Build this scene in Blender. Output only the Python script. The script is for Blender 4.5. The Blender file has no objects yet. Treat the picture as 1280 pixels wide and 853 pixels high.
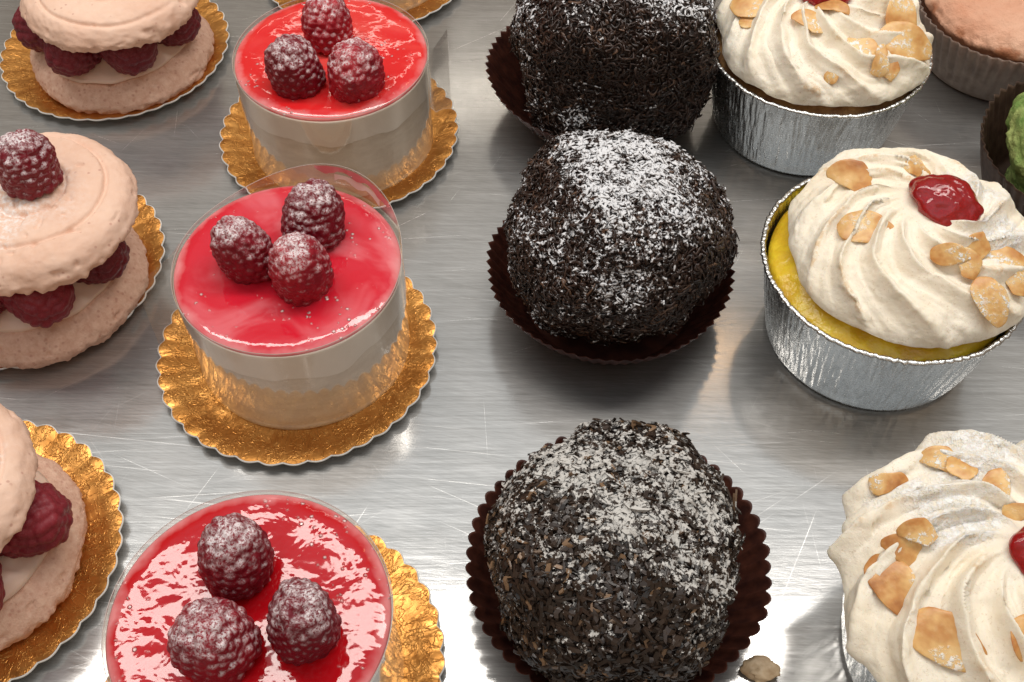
import bpy, bmesh, math, random
import numpy as np
from mathutils import Vector, Matrix
from mathutils.bvhtree import BVHTree

# ------------------------------------------------------------------ basics
# every length below is written in centimetres and stored in metres
CM = 0.01
PI = math.pi
scene = bpy.context.scene
COL = scene.collection
rng = np.random.default_rng(7)

PITCH = math.radians(52.34)
FPX = 1426.0
CAMH = 30.0

def at(px, py, z):
    """point at height z (cm) seen at pixel (px,py) of the 1280x853 frame"""
    d = Vector((px - 640, math.cos(PITCH) * FPX - math.sin(PITCH) * (py - 426.5),
                -math.sin(PITCH) * FPX - math.cos(PITCH) * (py - 426.5)))
    t = (z - CAMH) / d.z
    return Vector((d.x * t, d.y * t, z))

# ------------------------------------------------------------------ numpy noise
def _hash(i, j, k, s):
    n = (i * 73856093) ^ (j * 19349663) ^ (k * 83492791) ^ (s * 2654435761)
    n = (n ^ (n >> 13)) * 1274126177
    n = n & 0x7fffffff
    n = (n ^ (n >> 16)) * 668265263
    n = (n & 0x7fffffff) ^ ((n & 0x7fffffff) >> 15)
    return (n & 0xffffff) / float(0xffffff)

def vnoise(P, seed=0):
    P = np.asarray(P, float)
    f = np.floor(P).astype(np.int64); t = P - f; t = t * t * (3 - 2 * t)
    r = 0
    for a in (0, 1):
        for b in (0, 1):
            for c in (0, 1):
                w = (t[..., 0] if a else 1 - t[..., 0]) * (t[..., 1] if b else 1 - t[..., 1]) * (t[..., 2] if c else 1 - t[..., 2])
                r = r + w * _hash(f[..., 0] + a, f[..., 1] + b, f[..., 2] + c, seed)
    return r * 2 - 1

def fbm(P, scale=1., octv=4, seed=0, gain=.5):
    P = np.asarray(P, float) * scale; a = 1; r = 0
    for o in range(octv):
        r = r + a * vnoise(P + 17.3 * o, seed + o); P = P * 2.03; a *= gain
    return r

def sstep(a, b, x):
    t = np.clip((x - a) / (b - a), 0, 1)
    return t * t * (3 - 2 * t)

# ------------------------------------------------------------------ mesh building
def link(name, me, parent=None, loc=(0, 0, 0), rot=(0, 0, 0)):
    o = bpy.data.objects.new(name, me)
    COL.objects.link(o)
    o.location = [c * CM for c in loc]; o.rotation_euler = rot
    if parent: o.parent = parent
    return o

def mesh(name, V, F, m, smooth=True, weld=False):
    me = bpy.data.meshes.new(name)
    me.from_pydata([tuple(v) for v in (np.asarray(V) * CM).tolist()], [], F)
    if weld:
        bm = bmesh.new(); bm.from_mesh(me)
        bmesh.ops.remove_doubles(bm, verts=bm.verts, dist=1e-6)
        bmesh.ops.recalc_face_normals(bm, faces=bm.faces)
        bm.to_mesh(me); bm.free()
    me.materials.append(m)
    if smooth: me.polygons.foreach_set('use_smooth', [True] * len(me.polygons))
    me.update()
    return me

def grid_faces(nr, nc, wrap=True, off=0):
    r = np.arange(nr - 1)[:, None]; c = np.arange(nc if wrap else nc - 1)[None, :]
    c2 = (c + 1) % nc
    F = np.stack([off + r * nc + c, off + r * nc + c2, off + (r + 1) * nc + c2, off + (r + 1) * nc + c], -1)
    return F.reshape(-1, 4).tolist()

def surf(name, P, m, wrap=True, smooth=True):
    """P: (rows, cols, 3) grid of points"""
    nr, nc = P.shape[:2]
    return mesh(name, P.reshape(-1, 3), grid_faces(nr, nc, wrap), m, smooth, weld=True)

def resample(pts, n):
    pts = np.asarray(pts, float)
    d = np.r_[0, np.cumsum(np.linalg.norm(np.diff(pts, axis=0), axis=1))]
    s = np.linspace(0, d[-1], n)
    return np.stack([np.interp(s, d, pts[:, i]) for i in range(pts.shape[1])], 1)

def smooth_curve(pts, n):
    """Catmull-Rom through pts, resampled to n"""
    p = np.asarray(pts, float); p = np.vstack([2 * p[0] - p[1], p, 2 * p[-1] - p[-2]])
    out = []
    for i in range(1, len(p) - 2):
        for t in np.linspace(0, 1, 16, endpoint=False):
            a, b, c, d = p[i - 1:i + 3]
            out.append(.5 * ((2 * b) + (c - a) * t + (2 * a - 5 * b + 4 * c - d) * t ** 2 + (3 * b - a - 3 * c + d) * t ** 3))
    out.append(p[-2])
    return resample(out, n)

def revolve(prof, nc):
    th = np.linspace(0, 2 * PI, nc, endpoint=False)
    r = prof[:, 0][:, None]; z = prof[:, 1][:, None] + 0 * th
    return np.stack([r * np.cos(th), r * np.sin(th), z], -1)

def normals(P):
    du = np.roll(P, -1, 1) - np.roll(P, 1, 1)
    dv = np.gradient(P, axis=0)
    n = np.cross(du, dv)
    l = np.linalg.norm(n, axis=-1, keepdims=True)
    n = n / np.maximum(l, 1e-9)
    return n

def thing(name, label, cat, x, y, z=0, rz=0, group=None, kind=None):
    o = bpy.data.objects.new(name, None); COL.objects.link(o)
    o.location = (x * CM, y * CM, z * CM); o.rotation_euler = (0, 0, rz)
    o.empty_display_size = .01
    tag(o, label, cat, group, kind)
    return o

def tag(o, label, cat=None, group=None, kind=None):
    if label: o['label'] = label
    if cat: o['category'] = cat
    if group: o['group'] = group
    if kind: o['kind'] = kind
    return o

# ------------------------------------------------------------------ materials
class Mt:
    def __init__(s, name):
        s.m = bpy.data.materials.new(name); s.m.use_nodes = True
        s.t = s.m.node_tree; s.b = s.t.nodes['Principled BSDF']; s.out = s.t.nodes['Material Output']
        s._co = None
    def n(s, ty, **kw):
        nd = s.t.nodes.new(ty)
        for k, v in kw.items(): setattr(nd, k, v)
        return nd
    def put(s, sock, v):
        if isinstance(v, bpy.types.NodeSocket): s.t.links.new(v, sock)
        elif v is not None:
            if sock.type == 'RGBA' and len(v) == 3: v = (*v, 1)
            sock.default_value = v
    def set(s, **kw):
        for k, v in kw.items(): s.put(s.b.inputs[k.replace('_', ' ')], v)
        return s
    def co(s, scale=(1, 1, 1), rot=(0, 0, 0)):
        """object coordinates in centimetres, shifted per object"""
        if s._co is None:
            tc = s.n('ShaderNodeTexCoord'); oi = s.n('ShaderNodeObjectInfo')
            mu = s.n('ShaderNodeVectorMath', operation='SCALE'); mu.inputs['Scale'].default_value = 100
            s.t.links.new(tc.outputs['Object'], mu.inputs[0])
            cb = s.n('ShaderNodeMath', operation='MULTIPLY'); s.t.links.new(oi.outputs['Random'], cb.inputs[0]); cb.inputs[1].default_value = 37
            ad = s.n('ShaderNodeVectorMath', operation='ADD'); s.t.links.new(mu.outputs[0], ad.inputs[0]); s.t.links.new(cb.outputs[0], ad.inputs[1])
            s._co = ad.outputs[0]
        if scale == (1, 1, 1) and rot == (0, 0, 0): return s._co
        src = s._co
        if rot != (0, 0, 0):                       # turn first, stretch second
            m0 = s.n('ShaderNodeMapping'); s.t.links.new(src, m0.inputs[0]); m0.inputs['Rotation'].default_value = rot; src = m0.outputs[0]
        mp = s.n('ShaderNodeMapping'); s.t.links.new(src, mp.inputs[0])
        mp.inputs['Scale'].default_value = scale
        return mp.outputs[0]
    def noise(s, scale, detail=3, rough=.5, vec=None, dist=0):
        nd = s.n('ShaderNodeTexNoise'); s.put(nd.inputs['Vector'], vec or s.co())
        nd.inputs['Scale'].default_value = scale; nd.inputs['Detail'].default_value = detail
        nd.inputs['Roughness'].default_value = rough; nd.inputs['Distortion'].default_value = dist
        return nd.outputs['Fac']
    def voro(s, scale, feature='F1', vec=None, out='Distance'):
        nd = s.n('ShaderNodeTexVoronoi', feature=feature); s.put(nd.inputs['Vector'], vec or s.co())
        nd.inputs['Scale'].default_value = scale
        return nd.outputs[out]
    def mr(s, v, a, b, c=0, d=1, smooth=False):
        nd = s.n('ShaderNodeMapRange'); nd.clamp = True
        if smooth: nd.interpolation_type = 'SMOOTHSTEP'
        s.put(nd.inputs['Value'], v)
        for i, x in zip(('From Min', 'From Max', 'To Min', 'To Max'), (a, b, c, d)): nd.inputs[i].default_value = x
        return nd.outputs['Result']
    def math(s, op, a, b=0., c=None):
        nd = s.n('ShaderNodeMath', operation=op); s.put(nd.inputs[0], a); s.put(nd.inputs[1], b)
        if c is not None: s.put(nd.inputs[2], c)
        return nd.outputs[0]
    def mix(s, f, a, b):
        nd = s.n('ShaderNodeMix', data_type='RGBA'); s.put(nd.inputs[0], f); s.put(nd.inputs[6], a); s.put(nd.inputs[7], b)
        return nd.outputs[2]
    def ramp(s, f, stops):
        nd = s.n('ShaderNodeValToRGB'); s.put(nd.inputs[0], f)
        e = nd.color_ramp.elements
        while len(e) < len(stops): e.new(.5)
        for i, (p, c) in enumerate(stops): e[i].position = p; e[i].color = (*c, 1)
        return nd.outputs[0]
    def bump(s, h, dist, strength=1, nrm=None):
        nd = s.n('ShaderNodeBump'); s.put(nd.inputs['Height'], h)
        nd.inputs['Distance'].default_value = dist * CM; nd.inputs['Strength'].default_value = strength
        if nrm: s.put(nd.inputs['Normal'], nrm)
        return nd.outputs[0]
    def up(s):
        g = s.n('ShaderNodeNewGeometry'); x = s.n('ShaderNodeSeparateXYZ'); s.t.links.new(g.outputs['Normal'], x.inputs[0])
        return x.outputs[2]
    def attr(s, name):
        return s.n('ShaderNodeAttribute', attribute_name=name).outputs['Fac']

MAT = {}
def build_materials():
    # brushed steel ---------------------------------------------------------
    k = Mt('brushed_steel')
    st = k.noise(1, 5, .72, k.co((.22, 9, 1)))          # long brush lines along x
    st2 = k.noise(1, 3, .6, k.co((.9, 38, 1)))
    st3 = k.noise(1, 3, .6, k.co((1.4, 26, 1), (0, 0, .25)))
    big = k.noise(.10, 3, .5)
    h = k.math('ADD', k.math('MULTIPLY', st, .4), k.math('ADD', k.math('MULTIPLY', st2, .35), k.math('MULTIPLY', st3, .25)))
    scr = None
    for i, (ang, sx, sy, lo) in enumerate([(.12, .13, 16, .73), (-.35, .16, 17, .755), (.9, .3, 17, .775), (-1.1, .3, 18, .77), (1.5, .35, 18, .765), (-.08, .1, 18, .725), (.45, .2, 17, .76), (-.6, .2, 19, .765)]):
        sc = k.noise(1, 1, .4, k.co((sx, sy, 1), (0, 0, ang)), dist=.25)
        sc = k.mr(sc, lo, lo + .05)
        scr = sc if scr is None else k.math('MAXIMUM', scr, sc)
    smud = k.noise(.35, 4, .6)
    col = k.mix(k.math('MULTIPLY', scr, .3), k.mix(k.mr(h, .38, .62), (.40, .39, .375), (.60, .595, .585)), (.88, .87, .86))
    rg = k.math('ADD', k.math('ADD', k.mr(h, .38, .62, .09, .17), k.mr(smud, .3, .7, -.02, .05)), k.math('MULTIPLY', scr, .12))
    nb = k.bump(h, .0035, .5)
    nb = k.bump(scr, .0004, .5, nb)
    nb = k.bump(big, .05, .3, nb)
    k.set(Base_Color=col, Metallic=1., Roughness=rg, Anisotropic=.2, Normal=nb)
    cx = k.n('ShaderNodeCombineXYZ'); cx.inputs[0].default_value = 1
    k.put(k.b.inputs['Tangent'], cx.outputs[0])
    # worn steel: a sharp lobe from the polished ridges, a broad one from the fine wear
    gb = k.n('ShaderNodeBsdfAnisotropic'); k.put(gb.inputs['Color'], col); gb.inputs['Roughness'].default_value = .52; k.put(gb.inputs['Normal'], nb)
    df = k.n('ShaderNodeBsdfDiffuse'); df.inputs[0].default_value = (.30, .295, .285, 1)
    m1 = k.n('ShaderNodeMixShader'); m1.inputs[0].default_value = .18; k.t.links.new(gb.outputs[0], m1.inputs[1]); k.t.links.new(df.outputs[0], m1.inputs[2])
    mx = k.n('ShaderNodeMixShader'); k.put(mx.inputs[0], k.mr(k.noise(.16, 5, .62), .32, .68, .32, .56))
    k.t.links.new(k.b.outputs[0], mx.inputs[1]); k.t.links.new(m1.outputs[0], mx.inputs[2]); k.t.links.new(mx.outputs[0], k.out.inputs[0])
    MAT['steel'] = k.m

    # gold foil card ---------------------------------------------------------
    k = Mt('gold_foil')
    a = k.noise(1.3, 3, .55, dist=.9)
    c = k.noise(2.6, 2, .5, dist=1.3)
    ln = k.mr(k.math('ABSOLUTE', k.math('SUBTRACT', c, .5)), 0, .035, 1, 0)      # thin creases in the foil
    ln = k.math('MULTIPLY', ln, k.mr(k.noise(1.6, 2), .42, .55))
    tc = k.n('ShaderNodeTexCoord'); sx = k.n('ShaderNodeSeparateXYZ'); k.t.links.new(tc.outputs['Object'], sx.inputs[0])
    an = k.math('ARCTAN2', sx.outputs[1], sx.outputs[0])
    rl = k.math('LENGTH' if False else 'SQRT', k.math('ADD', k.math('MULTIPLY', sx.outputs[0], sx.outputs[0]), k.math('MULTIPLY', sx.outputs[1], sx.outputs[1])))
    cv = k.n('ShaderNodeCombineXYZ'); k.t.links.new(k.math('MULTIPLY', an, 9), cv.inputs[0]); k.t.links.new(k.math('MULTIPLY', rl, 90), cv.inputs[1])
    rad = k.noise(1.6, 3, .6, cv.outputs[0], dist=.7)
    rc = k.math('MULTIPLY', k.mr(k.math('ABSOLUTE', k.math('SUBTRACT', rad, .5)), 0, .03, 1, 0), k.mr(rl, .026, .034))
    ln = k.math('MAXIMUM', ln, k.math('MULTIPLY', rc, .8))
    col = k.mix(k.mr(a, .3, .75), (.58, .245, .055), (.70, .345, .095))
    n1 = k.bump(a, .045, .8); n1 = k.bump(ln, .014, .8, n1); n1 = k.bump(k.noise(9, 2), .003, .5, n1)
    k.set(Base_Color=col, Metallic=.9, Roughness=k.mr(c, .3, .7, .30, .44), Normal=n1)
    MAT['gold'] = k.m
    k = Mt('white_card'); k.set(Base_Color=(.72, .70, .66), Roughness=.7, Normal=k.bump(k.noise(6), .01, .4)); MAT['card'] = k.m

    # foil cup ---------------------------------------------------------------
    k = Mt('aluminium_foil')
    a = k.noise(1, 4, .6, k.co((9, 9, .9)), dist=.6)
    b = k.noise(14, 2, .6)
    n1 = k.bump(a, .035, .7); n1 = k.bump(b, .006, .6, n1)
    k.set(Base_Color=k.mix(k.mr(a, .3, .7), (.58, .58, .57), (.74, .74, .73)), Metallic=1., Roughness=k.mr(b, .3, .7, .2, .32), Normal=n1)
    MAT['foil'] = k.m

    # brown paper, pale paper ------------------------------------------------
    for nm, c1, c2 in (('brown_paper', (.038, .012, .009), (.11, .034, .020)), ('pale_paper', (.26, .22, .19), (.44, .38, .33)), ('dark_paper', (.06, .035, .025), (.13, .08, .055))):
        k = Mt(nm); a = k.noise(2.5, 4, .6)
        k.set(Base_Color=k.mix(k.mr(a, .35, .7), c1, c2), Roughness=.5, Normal=k.bump(k.noise(9, 3), .01, .5))
        k.b.inputs['Specular IOR Level'].default_value = .35
        tr = k.n('ShaderNodeBsdfTranslucent'); tr.inputs[0].default_value = (c2[0] * 2.2, c2[1] * 1.6, c2[2] * 1.4, 1)
        mx = k.n('ShaderNodeMixShader'); mx.inputs[0].default_value = .25
        k.t.links.new(k.b.outputs[0], mx.inputs[1]); k.t.links.new(tr.outputs[0], mx.inputs[2]); k.t.links.new(mx.outputs[0], k.out.inputs[0])
        MAT[nm] = k.m

    # raspberry, dusted with sugar ---------------------------------------------
    for nm, c1, c2, dust in (('raspberry_dusted', (.15, .004, .013), (.46, .018, .032), 1), ('raspberry_plain', (.12, .008, .015), (.25, .018, .03), 0)):
        k = Mt(nm); a = k.noise(1.1, 2)
        oi = k.n('ShaderNodeObjectInfo'); col = k.mix(k.math('MULTIPLY', k.mr(a, .3, .7, .3, 1), oi.outputs['Random']), c1, c2)
        hair = k.noise(26, 2, .7)
        if dust:
            p = k.math('MULTIPLY', k.mr(k.up(), .25, .95), k.mr(k.noise(1.5, 4, .8), .39, .54))
            p = k.math('MULTIPLY', p, k.mr(k.noise(14, 3, .75), .40, .54))
            p = k.math('MULTIPLY', p, .92)
            col = k.mix(p, col, (.78, .71, .72))
            rg = k.mr(p, 0, .5, .36, .85)
        else:
            rg = .5; col = k.mix(k.mr(hair, .5, .75, 0, .3), col, (.42, .12, .13))
        k.set(Base_Color=col, Roughness=rg, Subsurface_Weight=.12, Subsurface_Radius=(1, .15, .12), Subsurface_Scale=.003, Normal=k.bump(hair, .012, .5))
        k.b.inputs['Specular IOR Level'].default_value = .35
        MAT[nm] = k.m

    # jelly glaze: three tints ---------------------------------------------------
    for nm, swirl, base, pink in (('jelly_warm', .35, (.68, .018, .020), (.86, .16, .13)), ('jelly_pink', .36, (.62, .016, .034), (.84, .32, .35)), ('jelly_red', .10, (.50, .005, .010), (.66, .05, .06))):
        k = Mt(nm)
        a = k.noise(.42, 3, .5, dist=.9)
        col = k.mix(k.math('MULTIPLY', k.mr(a, .42, .66, smooth=True), swirl), base, pink)
        tcn = k.n('ShaderNodeTexCoord'); ln = k.n('ShaderNodeVectorMath', operation='LENGTH'); sc = k.n('ShaderNodeVectorMath', operation='MULTIPLY')
        sc.inputs[1].default_value = (100, 100, 0); k.t.links.new(tcn.outputs['Object'], sc.inputs[0]); k.t.links.new(sc.outputs[0], ln.inputs[0])
        edge = k.math('ADD', ln.outputs['Value'], k.mr(k.noise(1.1, 3), .3, .7, -.16, .16))
        col = k.mix(k.mr(edge, 3.14, 3.42, 0, .55), col, (.86, .42, .42))
        bub = k.mr(k.voro(4.4), .12, .30, 1, 0, True)
        bub = k.math('MULTIPLY', bub, k.math('MULTIPLY', k.mr(k.noise(.6, 2), .50, .58), k.mr(k.noise(3.3, 1), .48, .55)))
        wav = k.noise(1.05, 3, .45, dist=.25)
        nb = k.bump(wav, {'jelly_warm': .05, 'jelly_pink': .08, 'jelly_red': .12}[nm], .55); nb = k.bump(bub, .06, 1., nb)
        col = k.mix(k.math('MULTIPLY', bub, .85), col, (.92, .70, .68))
        k.set(Base_Color=col, Roughness=.07, Coat_Weight=.25, Coat_Roughness=.03, Subsurface_Weight=.18, Subsurface_Radius=(1, .1, .1), Subsurface_Scale=.004, Normal=nb, Coat_Normal=nb, IOR=1.42)
        MAT[nm] = k.m
    k = Mt('jelly_cherry')
    k.set(Base_Color=(.42, .006, .009), Roughness=.08, Transmission_Weight=.5, Coat_Weight=.5, IOR=1.4, Subsurface_Weight=.3, Subsurface_Radius=(1, .08, .05), Subsurface_Scale=.004, Normal=k.bump(k.noise(1.6, 2), .25, .9))
    MAT['cherry'] = k.m

    # mousse and sponge under the collar --------------------------------------------
    k = Mt('mousse'); a = k.noise(1.2, 4, .6)
    k.set(Base_Color=k.mix(k.mr(a, .3, .7), (.82, .73, .63), (.87, .79, .70)), Roughness=.35, Normal=k.bump(a, .03, .4)); MAT['mousse'] = k.m
    k = Mt('sponge'); a = k.noise(1, 5, .65, k.co((.9, .9, 2.6))); b = k.noise(7, 3, .6)
    k.set(Base_Color=k.mix(k.mr(a, .32, .68), (.66, .55, .43), (.80, .70, .58)), Roughness=.6, Normal=k.bump(b, .03, .5)); MAT['sponge'] = k.m

    # acetate -------------------------------------------------------------------------
    k = Mt('clear_acetate')
    gl = k.n('ShaderNodeBsdfGlossy'); gl.inputs['Roughness'].default_value = .06; gl.inputs['Color'].default_value = (1, .98, .95, 1)
    trn = k.n('ShaderNodeBsdfTransparent'); trn.inputs[0].default_value = (.98, .965, .945, 1)
    lw = k.n('ShaderNodeFresnel'); gm = k.n('ShaderNodeNewGeometry'); k.put(lw.inputs['IOR'], k.mr(gm.outputs['Backfacing'], 0, 1, 1.5, 1 / 1.5))
    f = k.math('MINIMUM', k.math('ADD', k.math('MULTIPLY', lw.outputs[0], 1.9), .02), .6)
    nb = k.bump(k.noise(1, 2, .5, k.co((1.2, 1.2, .25))), .03, .35)
    k.put(gl.inputs['Normal'], nb); k.put(lw.inputs['Normal'], nb)
    mx = k.n('ShaderNodeMixShader'); k.put(mx.inputs[0], f)
    k.t.links.new(trn.outputs[0], mx.inputs[1]); k.t.links.new(gl.outputs[0], mx.inputs[2]); k.t.links.new(mx.outputs[0], k.out.inputs[0])
    MAT['acetate'] = k.m

    k = Mt('acetate_edge_highlight'); k.set(Base_Color=(.46, .40, .36), Roughness=.25); MAT['edge'] = k.m  # pale colour painting in the highlight along the collar's edge
    # macaron ---------------------------------------------------------------------------
    k = Mt('macaron_shell'); a = k.noise(.5, 3, .6); b = k.noise(5, 4, .65); v = k.voro(3.4)
    pit = k.math('MULTIPLY', k.mr(v, .10, .2, 1, 0), k.mr(k.noise(1.0, 2), .5, .58))
    col = k.mix(k.mr(a, .3, .7), (.72, .45, .325), (.82, .575, .44))
    col = k.mix(k.mr(b, .35, .8, .0, .5), col, (.80, .58, .48))
    col = k.mix(k.math('MULTIPLY', pit, .5), col, (.42, .17, .13))
    ds = k.math('MULTIPLY', k.attr('sugar'), k.mr(k.noise(6, 4, .7), .42, .62))
    col = k.mix(k.math('MULTIPLY', ds, .8), col, (.86, .82, .80))
    n1 = k.bump(b, .022, .6); n1 = k.bump(k.noise(18, 3, .6), .010, .6, n1); n1 = k.bump(pit, .06, -.8, n1)
    k.set(Base_Color=col, Roughness=.72, Normal=n1); k.b.inputs['Specular IOR Level'].default_value = .3
    MAT['macaron'] = k.m
    k = Mt('macaron_foot'); b = k.noise(4, 5, .7); v = k.voro(4.5)
    pit = k.mr(v, .12, .3, 1, 0)
    col = k.mix(k.mr(b, .35, .7), (.62, .36, .26), (.78, .53, .40)); col = k.mix(k.math('MULTIPLY', pit, .45), col, (.40, .15, .11))
    n1 = k.bump(b, .05, .7); n1 = k.bump(pit, .05, -.6, n1); n1 = k.bump(k.noise(16, 2), .02, .6, n1)
    k.set(Base_Color=col, Roughness=.75, Normal=n1); k.b.inputs['Specular IOR Level'].default_value = .3
    MAT['foot'] = k.m
    k = Mt('butter_cream'); k.set(Base_Color=(.78, .56, .44), Roughness=.42, Subsurface_Weight=.1, Subsurface_Scale=.003, Normal=k.bump(k.noise(2, 3), .06, .4)); MAT['cream'] = k.m

    # meringue -----------------------------------------------------------------------------
    k = Mt('meringue'); a = k.noise(.7, 3, .6); b = k.noise(7, 4, .65); cr = k.math('ABSOLUTE', k.math('SUBTRACT', k.noise(1.5, 4, .6, dist=.4), .5))
    crk = k.math('MULTIPLY', k.mr(cr, .0, .008, 1, 0), k.mr(k.noise(.7, 2), .54, .60))
    col = k.mix(k.mr(a, .3, .7), (.85, .755, .60), (.89, .82, .70))
    fleck = k.math('MULTIPLY', k.mr(k.noise(11, 3, .7), .60, .68), .35)
    col = k.mix(fleck, col, (.50, .34, .18))
    col = k.mix(k.math('MULTIPLY', k.attr('toast'), k.mr(b, .4, .6)), col, (.66, .42, .20))
    ds = k.math('MULTIPLY', k.attr('sugar'), k.mr(k.noise(5, 4, .7), .38, .55))
    col = k.mix(ds, col, (.88, .86, .83))
    col = k.mix(k.math('MULTIPLY', crk, .5), col, (.50, .33, .18))
    n1 = k.bump(b, .03, .7); n1 = k.bump(k.mr(k.voro(9), .08, .2), .010, .5, n1); n1 = k.bump(crk, .04, -.6, n1)
    n1 = k.bump(k.math('MULTIPLY', ds, k.noise(12, 2)), .08, .8, n1)
    k.set(Base_Color=col, Roughness=.6, Subsurface_Weight=.2, Subsurface_Radius=(1, .7, .45), Subsurface_Scale=.003, Normal=n1)
    k.b.inputs['Specular IOR Level'].default_value = .3
    MAT['meringue'] = k.m
    k = Mt('yellow_custard'); a = k.noise(1.1, 4, .6)
    k.set(Base_Color=k.mix(k.mr(a, .35, .65), (.62, .36, .015), (.80, .58, .03)), Roughness=.3, Subsurface_Weight=.1, Subsurface_Scale=.004, Normal=k.bump(a, .2, .7)); MAT['custard'] = k.m
    k = Mt('baked_crust'); a = k.noise(2.1, 4, .6)
    k.set(Base_Color=k.mix(k.mr(a, .35, .65), (.22, .09, .03), (.50, .28, .10)), Roughness=.6, Normal=k.bump(a, .1, .7)); MAT['crust'] = k.m
    # almond ---------------------------------------------------------------------------------
    k = Mt('toasted_almond'); a = k.noise(1.0, 3, .6); b = k.noise(1, 2, .5, k.co((5, 5, 5)))
    col = k.ramp(a, [(.26, (.36, .13, .03)), (.40, (.55, .25, .07)), (.55, (.74, .45, .17)), (.75, (.84, .62, .33))])
    col = k.mix(k.mr(b, .55, .8, 0, .2), col, (.8, .6, .36))
    ds = k.math('MULTIPLY', k.mr(k.noise(1.0, 2), .52, .62), k.mr(k.noise(7, 3, .7), .50, .60)); oi = k.n('ShaderNodeObjectInfo'); ds = k.math('MULTIPLY', ds, k.mr(oi.outputs['Random'], .2, .6, .15, 1))
    col = k.mix(ds, col, (.87, .85, .82))
    k.set(Base_Color=col, Roughness=k.mr(ds, 0, 1, .38, .9), Subsurface_Weight=.1, Subsurface_Scale=.002, Normal=k.bump(k.math('ADD', b, k.math('MULTIPLY', ds, 2)), .03, .5)); MAT['almond'] = k.m

    # chocolate flakes --------------------------------------------------------------------------
    for nm, c1, c2, c3, dst in (('chocolate_flakes', (.013, .007, .005), (.040, .020, .014), (.14, .075, .045), (.74, .74, .76)),
                                ('coarse_crumbs', (.010, .006, .004), (.034, .019, .012), (.22, .13, .07), (.56, .54, .51))):
        k = Mt(nm)
        r = k.attr('tint'); d = k.attr('dust')
        col = k.ramp(r, [(.0, c1), (.72, c2), (.93, c2), (1., c3)])
        fn = k.noise(9, 3, .7)
        p = k.math('MULTIPLY', k.mr(k.math('ADD', d, k.math('ADD', k.mr(fn, .3, .7, -.14, .14), k.mr(k.noise(4.6, 3, .75), .35, .65, -.48, .48))), .44, .60), k.mr(k.up(), -.1, .45))
        col = k.mix(p, col, dst)
        k.set(Base_Color=col, Roughness=k.mr(p, 0, 1, .38, .9), Normal=k.bump(k.noise(14, 2), .015, .5))
        MAT[nm] = k.m
    k = Mt('chocolate_core'); a = k.noise(3, 4, .7)
    k.set(Base_Color=k.mix(k.mr(a, .4, .7), (.010, .005, .004), (.045, .022, .014)), Roughness=.6, Normal=k.bump(a, .2, 1)); MAT['core'] = k.m

    k = Mt('pink_bake'); a = k.noise(.6, 3, .6); b = k.noise(4, 5, .7)
    col = k.mix(k.mr(a, .3, .7), (.64, .30, .18), (.76, .44, .30)); col = k.mix(k.mr(k.attr('toast'), .2, .9), col, (.50, .20, .10))
    col = k.mix(k.mr(b, .55, .75, 0, .4), col, (.42, .16, .09)); k.set(Base_Color=col, Roughness=.7, Normal=k.bump(b, .12, .8)); MAT['pink_bake'] = k.m
    k = Mt('green_crumb'); a = k.noise(1.2, 4, .7); b = k.noise(7, 4, .7)
    col = k.mix(k.mr(a, .35, .65), (.17, .30, .06), (.46, .54, .18))
    k.set(Base_Color=col, Roughness=.75, Normal=k.bump(b, .14, .9)); MAT['green'] = k.m
    k = Mt('nut'); a = k.noise(2, 4, .6)
    k.set(Base_Color=k.mix(k.mr(a, .35, .65), (.42, .27, .14), (.66, .50, .32)), Roughness=.5, Normal=k.bump(a, .08, .7)); MAT['nut'] = k.m
build_materials()

# ------------------------------------------------------------------ the shelf
def shelf():
    n = 40
    X, Y = np.meshgrid(np.linspace(-70, 70, n), np.linspace(-25, 110, n), indexing='xy')
    P = np.stack([X, Y, 0 * X], -1)
    me = mesh('steel_shelf', P.reshape(-1, 3), grid_faces(n, n, False), MAT['steel'])
    o = link('steel_shelf', me)
    tag(o, 'brushed and scratched stainless steel display shelf under the pastries', kind='structure')
    so = o.modifiers.new('thick', 'SOLIDIFY'); so.thickness = .0015; so.offset = -1
shelf()

# ------------------------------------------------------------------ gold board
def gold_board(x, y, label, seed, R=4.5, n=38, group='scalloped gold cake boards'):
    root = thing('cake_board', label, 'cake board', x, y, .02, rz=seed * 1.3, group=group)
    nc = n * 12
    r = np.r_[np.linspace(0, 3.0, 14), np.linspace(3.1, R, 26)]
    th = np.linspace(0, 2 * PI, nc, endpoint=False)
    Rr, T = np.meshgrid(r, th, indexing='ij')
    t = sstep(2.9, R, Rr)
    ph = n * T + .5 * fbm(np.stack([np.cos(T) * 2, np.sin(T) * 2, 0 * T], -1), 1, 2, seed)
    w = np.abs(np.sin(ph / 2))                      # scallop lobes with sharp valleys
    rad = Rr + t * (-.10 + .13 * w)
    z = .16 + t * t * .20 + t * .055 * (w - .5) + .015 * fbm(np.stack([Rr * np.cos(T), Rr * np.sin(T), 0 * T], -1), 1.5, 3, seed + 5) * (1 - .5 * t)
    top = np.stack([rad * np.cos(T), rad * np.sin(T), z], -1)
    # fold over at the edge and close underneath with the card
    link('foil', surf('foil', top, MAT['gold']), root)
    rad2 = rad + t * .035
    zb = z - .012
    a = np.stack([rad2 * np.cos(T), rad2 * np.sin(T), zb], -1)
    b = np.stack([(rad2[-1] - .0) * np.cos(th), (rad2[-1] - .0) * np.sin(th), zb[-1] - .05], -1)[None]
    c = np.stack([rad2 * np.cos(T), rad2 * np.sin(T), zb - .05], -1)[::-1]
    P = np.concatenate([a, c], 0)
    o = link('card', surf('card', P, MAT['card']), root)
    return root

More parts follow.
